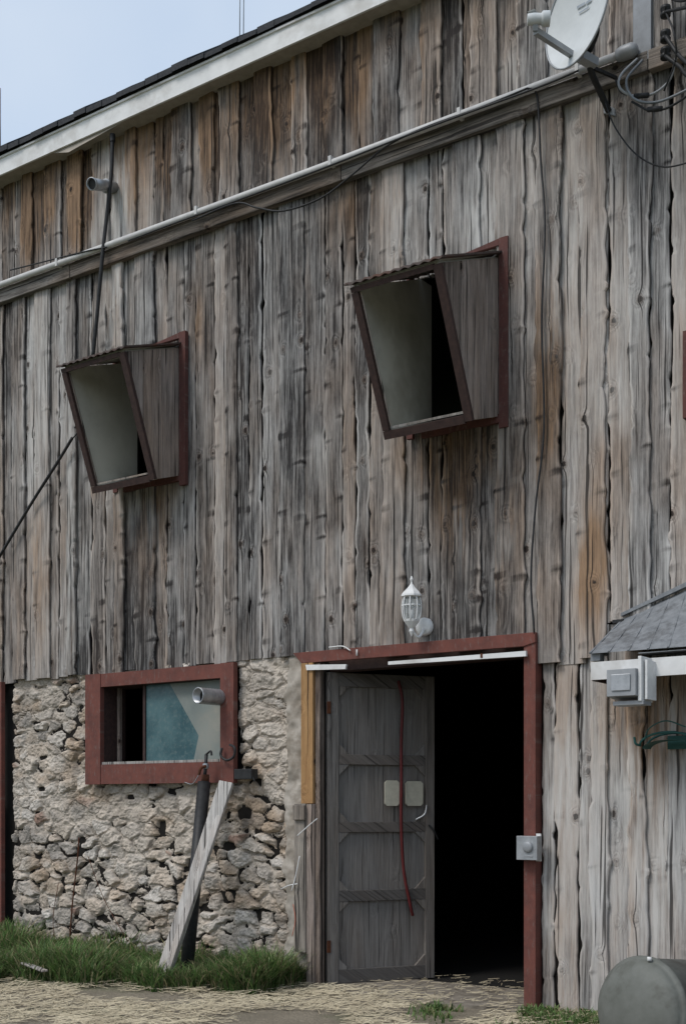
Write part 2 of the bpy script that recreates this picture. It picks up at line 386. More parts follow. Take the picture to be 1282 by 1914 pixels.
xa,xb=XW(100,.17),XW(232,.17)
mb.add([(xa,-OV,zf0-.017),(xb,-OV,zf0-.017),(xa+.2,-OV-.01,zf0-.075)],[(0,1,2)],M_soffit)
mb.obj('roof',barn)
mb=MB()
x=XL
while x<XR:
    w=random.uniform(2.2,3.6); mb.box((x,-.082-random.uniform(0,.008),ZBB),(min(x+w,XR)-.006,-.03,ZBT-.01),M_beam); x+=w
mb.obj('ledger_beam',barn,.004)
# ------------------------------------------------------------ hoppers
M_tinr=plain('rusty_sheet',(.10,.075,.065),(.05,.04,.038),25,.7,dirt=(.12,.05,.03))
def hopper(h,name):
    mb=MB(); xl,xr,pt,pb,zft,zfb,zwt,zwb=[h[k] for k in ('xl','xr','pt','pb','zft','zfb','zwt','zwb')]
    sl=lambda z,p0=pt,p1=pb:p1+(p0-p1)*(z-zfb)/(zft-zfb)
    N=3
    ps=[0.05,.05+(pt-.05)*.36,.05+(pt-.05)*.68,pt-.02]
    def topz(p): return zwt+(zft-zwt)*p/pt
    def botz(p):
        if p<=pb: return zwb+(zfb-zwb)*p/pb
        return zfb+(zft-zfb)*(p-pb)/(pt-pb)
    for i in range(N):
        a,b=ps[i]+.004,ps[i+1]-.004; t=.016+.008*(i%2)
        pts=[(a,botz(a))]
        if a<pb<b: pts.append((pb,botz(pb)))
        pts+= [(b,botz(b)),(b,topz(b)-.01),(a,topz(a)-.01)]
        mb.prism([(xr,-p,z) for p,z in pts],(t,0,0),M_cheek)
    poly=[(.03,botz(.03)),(pb,zfb),(pt,zft),(.03,topz(.03))]
    mb.prism([(xr-.003,-p,z) for p,z in poly],(-.012,0,0),M_ply)
    mb.prism([(xl,-p,z) for p,z in poly],(.012,0,0),M_ply)
    mb.prism([(xl-.002,-p,z) for p,z in poly],(-.018,0,0),M_cheek)
    mb.box((xl,.14,zwb),(xl+.012,-.029,zwt),M_ply)
    mb.box((xl+.0125,.14,zwb),(xr-.016,-.05,zwb+.015),M_frame)
    mb.prism([(xl+.013,-.05,zwb),(xl+.013,-pb+.01,zfb+.0),(xl+.013,-pb+.01,zfb+.015),(xl+.013,-.05,zwb+.015)],(xr-xl-.03,0,0),M_ply)
    mb.prism([(xl-.0,-.045,zwt+.002),(xl-.0,-pt,zft+.002),(xl-.0,-pt,zft+.014),(xl-.0,-.045,zwt+.014)],(xr-xl,0,0),M_ply)
    n=60; vs=[];fs=[]; e=.05
    for i in range(n+1):
        x=xl-.05+(xr-xl+.10)*i/n; w=.006*math.sin(i*1.05)
        dz=(zft-zwt)/pt
        for (p,o) in ((.03,.0),(pt+e,.0)):
            z=zwt+dz*p+.028+w
            vs.append((x,-p,z)); vs.append((x,-p,z-.012))
    for i in range(n):
        o=i*4; q=o+4
        fs+= [(o,o+2,q+2,q),(o+1,q+1,q+3,o+3),(o+2,o+3,q+3,q+2)]
    fs+=[(0,1,3,2),(n*4,n*4+2,n*4+3,n*4+1)]
    mb.add(vs,fs,M_tinr)
    d=Vector((0,-(pt-pb),zft-zfb)).normalized(); nrm=Vector((0,-d.z,d.y))
    if nrm.y>0: nrm=-nrm
    fw=.05
    def P(x,z,o): return Vector((x,-sl(z),z))+nrm*o
    def rail(x0,x1,z0,z1,off=0):
        mb.prism([P(x0,z0,off),P(x1,z0,off),P(x1,z1,off),P(x0,z1,off)],nrm*.03,M_frame)
    rail(xl-.02,xl+fw-.02,zfb+.04,zft-.035); rail(xr-fw+.02,xr+.025,zfb+.0,zft-.01,.001)
    rail(xl-.02,xr-fw+.018,zfb-.01,zfb+.038); rail(xl-.02,xr-fw+.018,zft-.033,zft-.003)
    mb.prism([P(xl+.032,zfb+.045,-.005),P(xr-.04,zfb+.045,-.005),P(xr-.04,zfb+.058,-.005),P(xl+.032,zfb+.058,-.005)],nrm*.01,M_pale)
    mb.prism([P(xl+.032,zfb+.06,-.005),P(xl+.040,zfb+.06,-.005),P(xl+.040,zft-.04,-.005),P(xl+.032,zft-.04,-.005)],nrm*.01,M_pale)
    mb.box((xr+.026,-.03,zwb-.10),(xr+.092,-.066,zwt+.09),M_redd)
    mb.box((xl+.05,-.03,zwb-.06),(xr+.024,-.062,zwb-.004),M_redd)
    mb.prism([(xl+.3,-.03,zwt+.045),(xr+.024,-.03,zwt+.045),(xr+.024,-.03,zwt+.088),],(0,-.034,0),M_redd)
    mb.box((xl-.07,-.03,zwb-.05),(xl-.022,-.062,zwt+.03),M_redd)
    return mb.obj(name,barn)
hopper(H1,'hopper_window'); hopper(H2,'hopper_window')
mb=MB(); mb.box((RWx0-.06,-.02,RWz0-.06),(RWx0,-.075,RWz1+.06),M_redd); mb.box((RWx0+.001,-.02,RWz1),(RWx1,-.07,RWz1+.06),M_redd)
mb.box((RWx0+.001,-.02,RWz0-.06),(RWx1,-.07,RWz0),M_redd); mb.box((RWx0,-.0,RWz0),(RWx1,-.02,RWz1),M_dark); mb.obj('side_window',barn,.003)
# ------------------------------------------------------------ stone wall
def stone(name,x0,x1,z0,z1,holes,step=.007):
    nx=int((x1-x0)/step);nz=int((z1-z0)/step)
    X,Z=np.meshgrid(np.linspace(x0,x1,nx+1),np.linspace(z0,z1,nz+1))
    wx=X+(fbm(X*4,Z*4)-.47)*.13+(fbm(X*16,Z*16)-.47)*.045; wz=Z+(fbm(X*4+50,Z*4+50)-.47)*.10+(fbm(X*18+9,Z*18)-.47)*.035
    cw,ch=.195,.108
    U=wx/cw; V_=wz/ch; ui=np.floor(U).astype(int); vi=np.floor(V_).astype(int)
    F1=np.full(X.shape,9.);F2=np.full(X.shape,9.);I=np.zeros(X.shape,int);J=np.zeros(X.shape,int)
    for di in (-2,-1,0,1,2):
        for dj in (-2,-1,0,1,2):
            a=ui+di;b=vi+dj
            ox=TB[a%256,(b*7)%256];oy=TB[(a*5+3)%256,b%256]; sz=TB[(a*3+77)%256,(b*5+9)%256]
            ddx=np.abs(U-(a+ox*.9+.05+.4*(b%2))); ddy=np.abs(V_-(b+oy*.8+.1))*.95
            d=(ddx**3+ddy**3)**(1/3)-sz*.38
            c=d<F1; F2=np.where(c,F1,np.minimum(F2,d)); I=np.where(c,a,I);J=np.where(c,b,J);F1=np.where(c,d,F1)
    wd=.10+.28*vn(X*9,Z*9)
    e=np.clip((F2-F1-.06)/wd,0,1); e=e*e*(3-2*e)
    h=TB[(I*13+5)%256,(J*11)%256]; h2=TB[(I*3+90)%256,(J*17+4)%256]; h3=TB[(I*7+9)%256,(J*19+40)%256]
    parge=np.clip((fbm(X*2.6+3,Z*2.6)-.44)*6+(Z-1.35)*.7,0,1)
    dep=e*(.010+.028*h)
    tx=(X/cw-I)*(h-.5)*.014+(Z/ch-J)*(h3-.5)*.014
    dep=dep+tx*e
    dep=dep*(1-.6*parge)+.016*parge
    r1=fbm(X*10,Z*13,4)-.47; r2=np.abs(fbm(X*26,Z*32,3)-.44)
    dep=dep+r1*.042+r2*.034
    pit=np.clip((fbm(X*6+80,Z*8+20,3)-.57)*14,0,1)*(1-e)*(1-.6*parge); dep=dep-pit*.035
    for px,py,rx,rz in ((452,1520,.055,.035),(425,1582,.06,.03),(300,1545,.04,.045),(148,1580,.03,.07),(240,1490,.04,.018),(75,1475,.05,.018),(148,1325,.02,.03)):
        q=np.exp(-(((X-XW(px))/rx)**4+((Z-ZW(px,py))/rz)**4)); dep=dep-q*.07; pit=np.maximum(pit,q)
    pal=np.array([(.48,.43,.37),(.42,.385,.34),(.53,.49,.44),(.36,.33,.295),(.45,.39,.325),(.50,.47,.43),(.33,.305,.275),(.47,.405,.335)])
    ci=(h2*7.99).astype(int); col=pal[ci]*(0.84+.26*h[...,None])
    rare=(h3>.975); col=np.where(rare[...,None],np.array((.28,.19,.15)),col)
    mort=np.array((.44,.395,.34))
    m=np.clip((1-e)*1.0+parge*.65,0,1)[...,None]; col=col*(1-m)+mort*m
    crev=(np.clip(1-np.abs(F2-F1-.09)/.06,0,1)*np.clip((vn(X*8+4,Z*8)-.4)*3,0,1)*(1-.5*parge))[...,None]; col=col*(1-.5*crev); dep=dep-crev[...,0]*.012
    var=(.62+.80*fbm(X*9+4,Z*9,5))[...,None]; col=col*var
    brn=np.clip((fbm(X*4+14,Z*5+3,4)-.50)*5,0,1)[...,None]; col=col*(1-brn*np.array((.16,.24,.32)))
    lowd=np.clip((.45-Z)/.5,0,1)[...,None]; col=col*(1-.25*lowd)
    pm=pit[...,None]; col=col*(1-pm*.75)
    Y=.035-dep
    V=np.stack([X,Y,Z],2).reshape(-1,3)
    idx=np.arange((nx+1)*(nz+1)).reshape(nz+1,nx+1)
    cx=(X[:-1,:-1]+X[1:,1:])/2; cz=(Z[:-1,:-1]+Z[1:,1:])/2; keep=np.ones(cx.shape,bool)
    for a,b,c,d in holes: keep&=~((cx>a)&(cx<b)&(cz>c)&(cz<d))
    q=np.stack([idx[:-1,:-1],idx[:-1,1:],idx[1:,1:],idx[1:,:-1]],2)[keep]
    me=bpy.data.meshes.new(name); me.from_pydata(V.tolist(),[],q.tolist())
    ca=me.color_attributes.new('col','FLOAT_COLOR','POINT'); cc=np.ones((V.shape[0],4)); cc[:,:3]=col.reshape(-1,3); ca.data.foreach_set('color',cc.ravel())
    me.polygons.foreach_set('use_smooth',[False]*len(me.polygons))
    k=NT('rubble_stone'); n=k.noise(k.pos(),45,5,.75); n2=k.noise(k.pos(),11,5,.7)
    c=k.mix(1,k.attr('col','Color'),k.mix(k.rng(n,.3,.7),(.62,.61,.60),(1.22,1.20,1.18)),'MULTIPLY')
    c=k.mix(k.rng(n2,.58,.72,0,.45),c,(.25,.23,.20)); k.col(c); k.b.inputs['Roughness'].default_value=.95; k.bump(n,.5,.006)
    me.materials.append(k.m); me.update()
    o=bpy.data.objects.new(name,me); sc.collection.objects.link(o); o.parent=barn
wh=(XW(176),XW(446),ZW(310,1455),ZW(310,1258))
stone('stone_foundation',XW(24),XW(565),-.08,ZS+.03,[wh])
stone('stone_foundation_far',XL,LDx0-.1,-.08,ZS+.03,[],.03)
mb=MB(); mb.box((XL,.04,-.3),(XW(24),.3,.12),M_concrete)
nx,nz=16,200; vs=[];fs=[]
x0,x1=XW(536),XW(580)
for j in range(nz+1):
    for i in range(nx+1):
        x=x0+(x1-x0)*i/nx;z=-.05+(ZS+.04+.05)*j/nz
        left=0.0 if i>3 else (float(fbm(np.array(z*7),np.array(3.3)))-.5)*.26*(1-i/4)
        y=-.008-float(fbm(np.array(x*10),np.array(z*10)))*.055+(0.07 if i==0 else .025 if i==1 else 0)
        vs.append((x+left,y,z))
for j in range(nz):
    for i in range(nx): o=j*(nx+1)+i; fs.append((o,o+1,o+nx+2,o+nx+1))
mb.add(vs,fs,M_concrete,smooth=True)
mb.obj('concrete_pier',barn)
# ------------------------------------------------------------ stone window
mb=MB(); t=.075
ox0,ox1=XW(172),XW(449); oz0,oz1=ZW(310,1465),ZW(310,1251)
ix0,ix1,iz0,iz1=SWx0,SWx1,SWz0,SWz1
mb.box((ox0,-.03,oz0),(ix0,-t,oz1),M_red); mb.box((ix1,-.03,oz0),(ox1,-t-.003,oz1),M_red)
mb.box((ix0+.001,-.03,oz0+.002),(ix1-.001,-t+.006,iz0),M_red); mb.box((ix0+.001,-.03,iz1),(ix1-.001,-t+.006,oz1-.002),M_red)
mb.box((ix0-.06,-.03,oz0),(ix0,.22,oz1),M_frame); mb.box((ix1,-.029,oz0),(ix1+.06,.22,oz1),M_frame)
mb.box((ix0,-.03,iz0-.06),(ix1,.22,iz0),M_frame); mb.box((ix0,-.03,iz1),(ix1,.22,iz1+.06),M_frame)
mb.box((ix0,-.055,iz0+.001),(ix1,.05,iz0+.022),M_pale)
gx0=XW(274,-.03)
k=NT('dusty_glass'); n=k.noise(k.pos(),3.5,6,.7); n2=k.noise(k.pos(),30,4,.7)
c=k.mix(k.rng(n,.4,.62),(.022,.068,.080),(.060,.125,.135)); c=k.mix(k.rng(n2,.5,.7,0,.3),c,(.20,.23,.21)); k.col(c); k.b.inputs['Roughness'].default_value=.35; k.b.inputs['Specular IOR Level'].default_value=.4; M_glass=k.m
mb.box((gx0,.028,iz0+.022),(ix1,.034,iz1),M_glass)
mb.box((gx0-.025,.015,iz0+.02),(gx0,.045,iz1),M_frame)
M_reflection=plain('painted_reflection',(.22,.24,.22),(.15,.175,.165),7,.6,dirt=(.30,.29,.25))
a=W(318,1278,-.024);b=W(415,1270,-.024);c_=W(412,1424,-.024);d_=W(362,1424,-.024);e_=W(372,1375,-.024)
mb.prism([a,b,c_,d_,e_],(0,-.002,0),M_reflection)  # flat pale panel, painted stand-in for the diagonal reflection in the glass
mb.box((ix0+.02,.10,iz0),(ix0+.05,.13,iz1),M_cheek)
mb.obj('foundation_window',barn,.003)
mb=MB(); mb.box((LDx1,-.03,-.02),(LDx1+.085,-.075,LDz1+.04),M_red); mb.box((LDx0-.08,-.03,-.02),(LDx0,-.075,LDz1+.04),M_red)
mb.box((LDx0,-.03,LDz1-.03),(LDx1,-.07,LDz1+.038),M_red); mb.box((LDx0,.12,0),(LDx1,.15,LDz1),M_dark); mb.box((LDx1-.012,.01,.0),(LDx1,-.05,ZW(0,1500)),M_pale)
mb.obj('side_door',barn,.003)
# ------------------------------------------------------------ main door frame
mb=MB()
jx1=XW(1010)
mb.box((DX1,-.075,0.0),(jx1,.02,2.385),M_red)
mb.prism([(XW(560),-.05,2.455),(jx1+.002,-.05,2.452),(jx1+.002,-.05,2.386),(DX1,-.05,2.366),(XW(576),-.05,2.375)],(0,-.035,0),M_red)
mb.box((DX0+.03,.02,2.31),(DX1,.14,2.4),M_frame); mb.box((DX1-.0,.021,0),(DX1+.08,.2,2.4),M_frame)
mb.obj('door_frame',barn,.003)
mb=MB()
mb.prism([W(574,1243,.09),W(650,1242,.09),W(648,1251,.09),W(576,1253,.09)],(0,-.02,0),M_white)
mb.prism([W(728,1237,.09),W(985,1217,.09),W(985,1227,.09),W(728,1243,.09)],(0,-.02,0),M_white)
mb.prism([W(900,1222,.092),W(904,1222,.092),W(904,1230,.092),W(900,1230,.092)],(0,-.021,0),M_rust)
mb.tube([W(615,1210,.09),W(640,1208,.1),W(655,1216,.1)],.005,M_white)
mb.tube([W(667,1214,.10),W(667,1226,.10)],.006,M_white)
mb.obj('door_track',barn)
mb=MB()
zmid=ZW(585,1502)
mb.box((XW(577),-.005,zmid),(XW(599),-.095,2.372),M_orange)
mb.box((XW(565),-.02,0.25),(XW(586),-.10,zmid-.002),M_post)
mb.box((XW(566),-.101,ZW(575,1532)),(XW(587),-.125,ZW(575,1505)),M_post)
mb.box((XW(586)+.002,-.015,0.0),(XW(600),-.09,zmid-.002),M_cheek)
mb.box((XW(600),-.01,0.0),(DX0+.012,-.07,2.368),M_cheek)
mb.obj('door_posts',barn,.003)
mb=MB()
mb.tube([W(556,1562,.13),W(575,1545,.13),W(593,1530,.13)],.004,M_white)
mb.tube([W(560,1600,.12),W(552,1640,.13),W(545,1665,.14)],.003,M_white)
mb.tube([W(525,1662,.09),W(540,1655,.12),W(556,1652,.13)],.004,M_white)
M_tw=plain('orange_twine',(.5,.12,.06))
mb.tube([W(548,1690,.12),W(552,1720,.13),W(546,1750,.13)],.0025,M_tw)
mb.obj('twine')
# ------------------------------------------------------------ door leaf
mb=MB()
hinge=Vector((W(609,1500).x,0.01,0)); dv=Vector((.461,.732,0)).normalized(); nv=Vector((dv.y,-dv.x,0)); LW=.868; Z0,Z1=.02,2.305
def DP(a,z,b=0): return hinge+dv*a+nv*b+Vector((0,0,z))
def dbox(a0,a1,z0,z1,b0,b1,mat):
    mb.prism([DP(a0,z0,b0),DP(a1,z0,b0),DP(a1,z1,b0),DP(a0,z1,b0)],nv*(b1-b0),mat)
dbox(0,LW,Z0,Z1,-.02,.0,M_planks)
dbox(0,.085,Z0,Z1,.001,.03,M_planks); dbox(LW-.075,LW,Z0,Z1,.001,.03,M_planks)
rails=[(Z0,Z0+.10),(.62,.70),(1.13,1.205),(1.63,1.705),(Z1-.10,Z1)]
for r0,r1 in rails: dbox(.086,LW-.076,r0,r1,.001,.028,M_plank_d)
for i in range(4):
    b0=rails[i][1];b1=rails[i+1][0]; q=.085; L_,R_=.086,LW-.076
    for (ax,zx,sx,sz) in ((L_,b0,1,1),(R_,b0,-1,1),(L_,b1,1,-1),(R_,b1,-1,-1)):
        mb.prism([DP(u,v,.001) for u,v in ((ax,zx),(ax+sx*q,zx),(ax,zx+sz*q))],nv*.024,M_planks)
mb.tube([DP(LW-.16,1.22,.03),DP(LW-.10,1.26,.06),DP(LW-.07,1.33,.04)],.008,M_galv)
mb.tube([DP(LW-.05,1.18,.03),DP(LW-.01,1.13,.05),DP(LW+.03,1.07,.03)],.008,M_black)
dbox(-.012,.02,2.0,2.09,.031,.036,M_rust); dbox(-.012,.02,.25,.34,.031,.036,M_rust)
mb.obj('door_leaf',barn,.003)
mb=MB()
M_platep=plain('cream_plate',(.50,.48,.39),(.40,.38,.31),20,.5)
def rbox(a0,a1,z0,z1,b):
    c=.018; pts=[(a0+c,z0),(a1-c,z0),(a1,z0+c),(a1,z1-c),(a1-c,z1),(a0+c,z1),(a0,z1-c),(a0,z0+c)]
    mb.prism([DP(u,v,b) for u,v in pts],nv*.012,M_platep)
rbox(.45,.568,1.325,1.515,.03); rbox(.622,.765,1.325,1.51,.03)
mb.obj('push_plates')
mb=MB()
mb.tube([DP(.56,2.26,.045),DP(.585,2.1,.06),DP(.578,1.8,.055),DP(.575,1.5,.065),DP(.575,1.2,.06),DP(.60,.85,.05),DP(.655,.58,.05),DP(.68,.50,.04)],.012,M_hose)
mb.obj('red_hose')
# ------------------------------------------------------------ conduit and wires
mb=MB(); zp=HC+.371/.0794
mb.tube([(XL,-.12,zp+.03),(XW(0,.12),-.12,ZW(0,533,.12)),(XW(600,.12),-.12,ZW(600,313,.12)),(XW(1165,.12),-.12,ZW(1165,100,.12))],.026,M_pvc,12,False)
for px in (110,370,620,860,1080):
    x=XW(px,.12); z=ZW(px,533-(533-100)/1165*px,.12)
    mb.box((x-.012,-.15,z-.032),(x+.012,-.03,z+.032),M_pvc)
e=W(1172,97,.12); mb.lathe([(.0,-.07),(.035,-.068),(.045,-.03),(.045,.03),(.03,.06),(0,.065)],e,(1,0,0),M_grey,16)
mb.obj('conduit_pipe')
mb=MB()
def cab(pts,r=.006): mb.tube([W(*p) for p in pts],r,M_black,6)
cab([(360,412,.16),(440,380,.16),(480,388,.16),(530,394,.15),(600,370,.14),(660,325,.14),(720,275,.15),(790,240,.16),(900,200,.16),(985,165,.17)],.007)
cab([(985,165,.17),(1003,180,.10),(1010,300,.08),(1018,420,.08),(1012,600,.08),(1016,800,.08),(1000,950,.08),(992,1080,.08),(998,1185,.08)],.007)
cab([(240,450,.16),(330,416,.16),(440,376,.16),(600,316,.17),(800,238,.17),(1000,165,.17),(1080,132,.18)],.007)
cab([(1130,190,.12),(1150,240,.12),(1190,290,.12),(1240,312,.12),(1300,300,.12)],.005)
cab([(20,505,.14),(80,490,.14),(160,470,.15),(200,462,.15)],.006)
mb.obj('wall_cable')
mb=MB()
mb.tube([W(211,255,.12),W(208,330,.12),W(196,440,.14),(W(190,500,.14)),W(182,590,.12),W(174,668,.10)],.016,M_black,8)
mb.lathe([(.022,-.03),(.024,.03)],W(211,258,.12),(0,0,1),M_black,10)
mb.obj('black_downpipe')
mb=MB()
b=W(214,350,.02);a_=W(174,344,.30)
mb.tube([b,a_],.045,M_galv,16,False); mb.lathe([(.045,0),(.05,.0),(.05,.02),(.045,.02)],a_,(a_-b),M_galv,16); mb.lathe([(0,.002),(.041,.002)],a_,(a_-b),M_black,16)
mb.lathe([(.045,0),(.056,0),(.056,.03),(.045,.03)],b+(a_-b)*.3,(a_-b),M_grey,16)
mb.obj('vent_pipe')
mb=MB(); mb.tube([W(0,1040,.1),W(60,940,.1),W(112,858,.1),W(136,818,.1)],.013,M_black,8); mb.tube([W(136,820,.1),W(147,806,.12),W(146,792,.1),W(140,800,.09)],.006,M_black,6)
mb.tube([W(0,1040,.1),W(-60,1130,.1),W(-150,1270,.12)],.013,M_black,8,False); mb.obj('support_rod')
# ------------------------------------------------------------ satellite dish
dish=empty('satellite_dish'); mb=MB()
dc=W(1090,32,.48); dn=Vector((-.40,-.90,.06)).normalized()
upv=(Vector((.10,-.12,1))-dn*Vector((.10,-.12,1)).dot(dn)).normalized(); rt=dn.cross(upv)
R=.275; vs=[];fs=[];nr,ns=10,40
def dp(r,a,off=0): return dc+upv*math.cos(a)*r*1.10+rt*math.sin(a)*r+dn*(.055*(r/R)**2+off)
for i in range(nr+1):
    for j in range(ns): vs.append(dp(R*i/nr+.0001,2*math.pi*j/ns))
for i in range(nr):
    for j in range(ns): k2=(j+1)%ns; fs.append((i*ns+j,i*ns+k2,(i+1)*ns+k2,(i+1)*ns+j))
mb.add(vs,fs,M_dish,smooth=True)
mb.tube([dp(R,2*math.pi*j/40) for j in range(41)],.006,M_grey,6,False)
def mk(u0,u1,v0,v1):
    vs=[]
    for (x_,y_) in ((u0,v0),(u1,v0),(u1,v1),(u0,v1)):
        r=math.hypot(x_,y_); vs.append(dc+upv*y_+rt*x_+dn*(.055*(r/R)**2+.007))
    mb.add(vs,[(0,1,2,3)],M_mark)
mk(-.07,-.02,.06,.075); mk(-.01,.06,.065,.08); mk(-.05,.04,.03,.04)
mb.obj('reflector',dish)
mb=MB()
bot=W(1074,106,.45); lnb=W(1000,58,.86)
mb.bar(bot,lnb,.03,.035,M_grey)
mb.bar(lnb,W(1000,35,.88),.03,.03,M_grey)
mb.lathe([(0,-.06),(.03,-.058),(.034,-.02),(.03,.02),(.042,.03),(.042,.07),(0,.075)],W(1004,36,.87),(.75,.45,.0),M_dish,16)
mb.box(W(985,22,.9),W(1010,30,.82),M_dish)
mb.obj('feed_arm',dish,.002)
mb=MB()
mb.tube([dc-dn*.02,dc-dn*.10+Vector((0,0,-.03)),W(1100,95,.34)],.022,M_black,10)
mb.tube([W(1096,80,.34),W(1103,130,.30),W(1120,170,.16),W(1137,208,.06)],.020,M_black,10)
mb.prism([W(1128,195,.04),W(1150,205,.04),W(1150,218,.04),W(1130,214,.04)],(0,-.02,0),M_grey)
mb.bar(W(1104,125,.3),W(1160,150,.05),.015,.02,M_black); mb.bar(W(1085,105,.4),W(1112,120,.3),.06,.05,M_grey)
mb.obj('mount',dish)
# ------------------------------------------------------------ electrical service
sv=empty('electrical_service'); mb=MB()
mb.box(W(1186,-60,.05),W(1216,108,.085),M_cover)
mb.bar(W(1222,-80,.12),W(1222,112,.12),.02,.03,M_grey)
mb.obj('cover_plate',sv,.003)
mb=MB()
mb.bar(W(1236,-60,.12),W(1236,105,.12),.03,.03,M_black)
for y in (-30,22,68,100):
    mb.lathe([(0,-.035),(.03,-.03),(.032,-.012),(.018,0),(.032,.012),(.03,.03),(0,.035)],W(1243,y,.17),(0,0,1),M_black,12)
    mb.bar(W(1236,y,.12),W(1243,y,.20),.015,.05,M_black)
mb.obj('insulator_rack',sv)
mb=MB()
def wr(p,m=M_black,r=.007): mb.tube([W(*q) for q in p],r,m,6)
wr([(1190,110,.12),(1160,140,.2),(1158,165,.22),(1185,180,.2),(1220,175,.2),(1250,150,.2),(1262,110,.2)],M_grey,.008)
wr([(1200,112,.12),(1170,150,.24),(1185,185,.24),(1230,190,.2),(1300,160,.2)],M_cover,.008)
wr([(1243,105,.2),(1270,125,.25),(1282,140,.3),(1310,150,.4)],M_black,.012)
wr([(1243,68,.2),(1265,100,.25),(1290,125,.35)],M_black,.012)
wr([(1180,190,.2),(1215,207,.22),(1250,200,.22),(1290,175,.3)],M_black,.007)
wr([(1243,22,.2),(1262,18,.3),(1300,10,.6)],M_black,.010)
wr([(1243,22,.2),(1258,60,.3),(1262,110,.25),(1240,170,.2)],M_black,.006)
wr([(1185,180,.2),(1160,172,.2),(1150,150,.2)],M_black,.006)
wr([(1243,-30,.2),(1262,0,.3),(1300,-5,.6)],M_black,.010)
for q in ((1197,180),(1222,205)): 
    c0=W(q[0]-12,q[1],.22);c1=W(q[0]+14,q[1]-2,.22); mb.tube([c0,c1],.016,M_black,8,False)
mb.obj('service_wires',sv)
# ------------------------------------------------------------ lantern
ln=empty('wall_lantern'); mb=MB()
lp=.19; c0=W(769,1140,lp); zt=lambda y:W(769,y,lp).z-c0.z
mb.lathe([(0,zt(1076)),(.006,zt(1078)),(.012,zt(1083)),(.006,zt(1088)),(.010,zt(1092)),(.02,zt(1096)),(.028,zt(1099)),(.055,zt(1106)),(.070,zt(1112)),(.072,zt(1115)),(.055,zt(1117))],c0,(0,0,1),M_lens,8,False)
mb.lathe([(.05,zt(1160)),(.055,zt(1158)),(.052,zt(1162)),(.03,zt(1170)),(.014,zt(1175)),(.018,zt(1180)),(.008,zt(1186)),(.0,zt(1190))],c0,(0,0,1),M_lens,8,False)
for j in range(8):
    a=math.pi*2*(j+.5)/8; r=lambda q:Vector((math.cos(a)*q,math.sin(a)*q,0))
    mb.tube([c0+r(.056)+Vector((0,0,zt(1116))),c0+r(.066)+Vector((0,0,zt(1130))),c0+r(.062)+Vector((0,0,zt(1148))),c0+r(.05)+Vector((0,0,zt(1160)))],.005,M_lens,5)
mb.lathe([(.067,zt(1133)),(.070,zt(1133)),(.070,zt(1131)),(.067,zt(1131))],c0,(0,0,1),M_lens,8,False)
mb.tube([c0+Vector((0,0,zt(1160))),c0+Vector((0,0,zt(1140)))],.012,M_lens,8,False)
mb.tube([c0+Vector((0,0,zt(1178))),c0+Vector((.02,.05,zt(1190))),W(790,1180,.10),W(790,1172,.05)],.010,M_lens,8)
mb.lathe([(0,.012),(.03,.012),(.05,.006),(.062,0),(.062,-.03)],W(791,1171,.06),(0,-1,0),M_lens,20)
mb.obj('lantern_body',ln)
mb=MB(); k=NT('clear_glass'); k.col((.6,.65,.65)); k.b.inputs['Roughness'].default_value=.15; k.b.inputs['Alpha'].default_value=.22
mb.lathe([(.052,zt(1117)),(.062,zt(1130)),(.057,zt(1148)),(.045,zt(1159))],c0,(0,0,1),k.m,8,False); mb.obj('lantern_glass',ln)
mb=MB(); mb.box(W(974,1562,.08),W(1003,1608,.15),M_galv); mb.box(W(1003,1558,.076),W(1010,1610,.09),M_white)
mb.lathe([(0,.02),(.022,.02),(.034,.014),(.038,0)],W(986,1583,.15),(0,-1,0),M_grey,18); mb.box(W(979,1598,.15),W(995,1602,.153),M_grey); mb.obj('outlet_box',None,.004)
mb=MB(); a_=W(370,1300,.30); b=W(418,1300,-.02); b=Vector((a_.x+.03,-.0,a_.z)); n=a_-b
prof=[];L=n.length
i=0
while i<L*100: prof.append((.060+(.004 if i%3==0 else 0),i/100)); i+=1
prof+=[(.060,L),(.055,L),(.053,L-.10),(0,L-.10)]
mb.lathe(prof,b,n,M_galv,20); mb.lathe([(0,L-.07),(.053,L-.07)],b,n,M_black,20)
mb.obj('exhaust_duct')
mb=MB(); mb.tube([W(415,1398,.11),W(413,1412,.12),W(424,1421,.12),W(437,1414,.12),W(439,1398,.12),W(430,1392,.10)],.010,M_black,8); mb.obj('iron_hook')
mb=MB(); mb.box(W(450,1438,.02),W(470,1456,.10),M_black); mb.tube([W(470,1447,.08),W(476,1460,.08)],.008,M_black); mb.obj('junction_box',None,.003)
hy=empty('yard_hydrant'); mb=MB()
gb=G(346,1838); tp=W(382,1462,.16)
mb.tube([gb-Vector((0,0,.05)),tp],.050,M_black,14,False)
mb.obj('sleeve',hy)
mb=MB()
mb.tube([tp,W(384,1440,.16),W(386,1410,.16)],.014,M_black,10,False)
mb.lathe([(0,-.03),(.03,-.03),(.032,.03),(0,.03)],W(384,1455,.16),(0,0,1),M_rust,12)
mb.lathe([(.022,-.02),(.026,.0),(.022,.02)],W(385,1432,.16),(0,0,1),M_galv,12)
mb.tube([W(385,1432,.18),W(376,1436,.22),W(372,1448,.23)],.012,M_rust,8)
mb.tube([W(386,1410,.16),W(394,1404,.18),W(396,1412,.18)],.008,M_black,8)
mb.tube([W(372,1448,.23),W(360,1465,.23),W(345,1462,.22)],.003,M_galv,6)
mb.obj('tap',hy)
mb=MB()
pa=G(296,1846); pb_=W(424,1462,.13)
mb.bar(pa+Vector((0,0,-.03)),pb_,.115,.04,M_pale,up=(.3,-1,.25)); mb.bar(pa+Vector((.055,-.042,-.03)),pb_+Vector((.02,-.044,-.14)),.05,.035,M_pale,up=(.3,-1,.25))
mb.obj('leaning_plank',None,.006)
mb=MB()
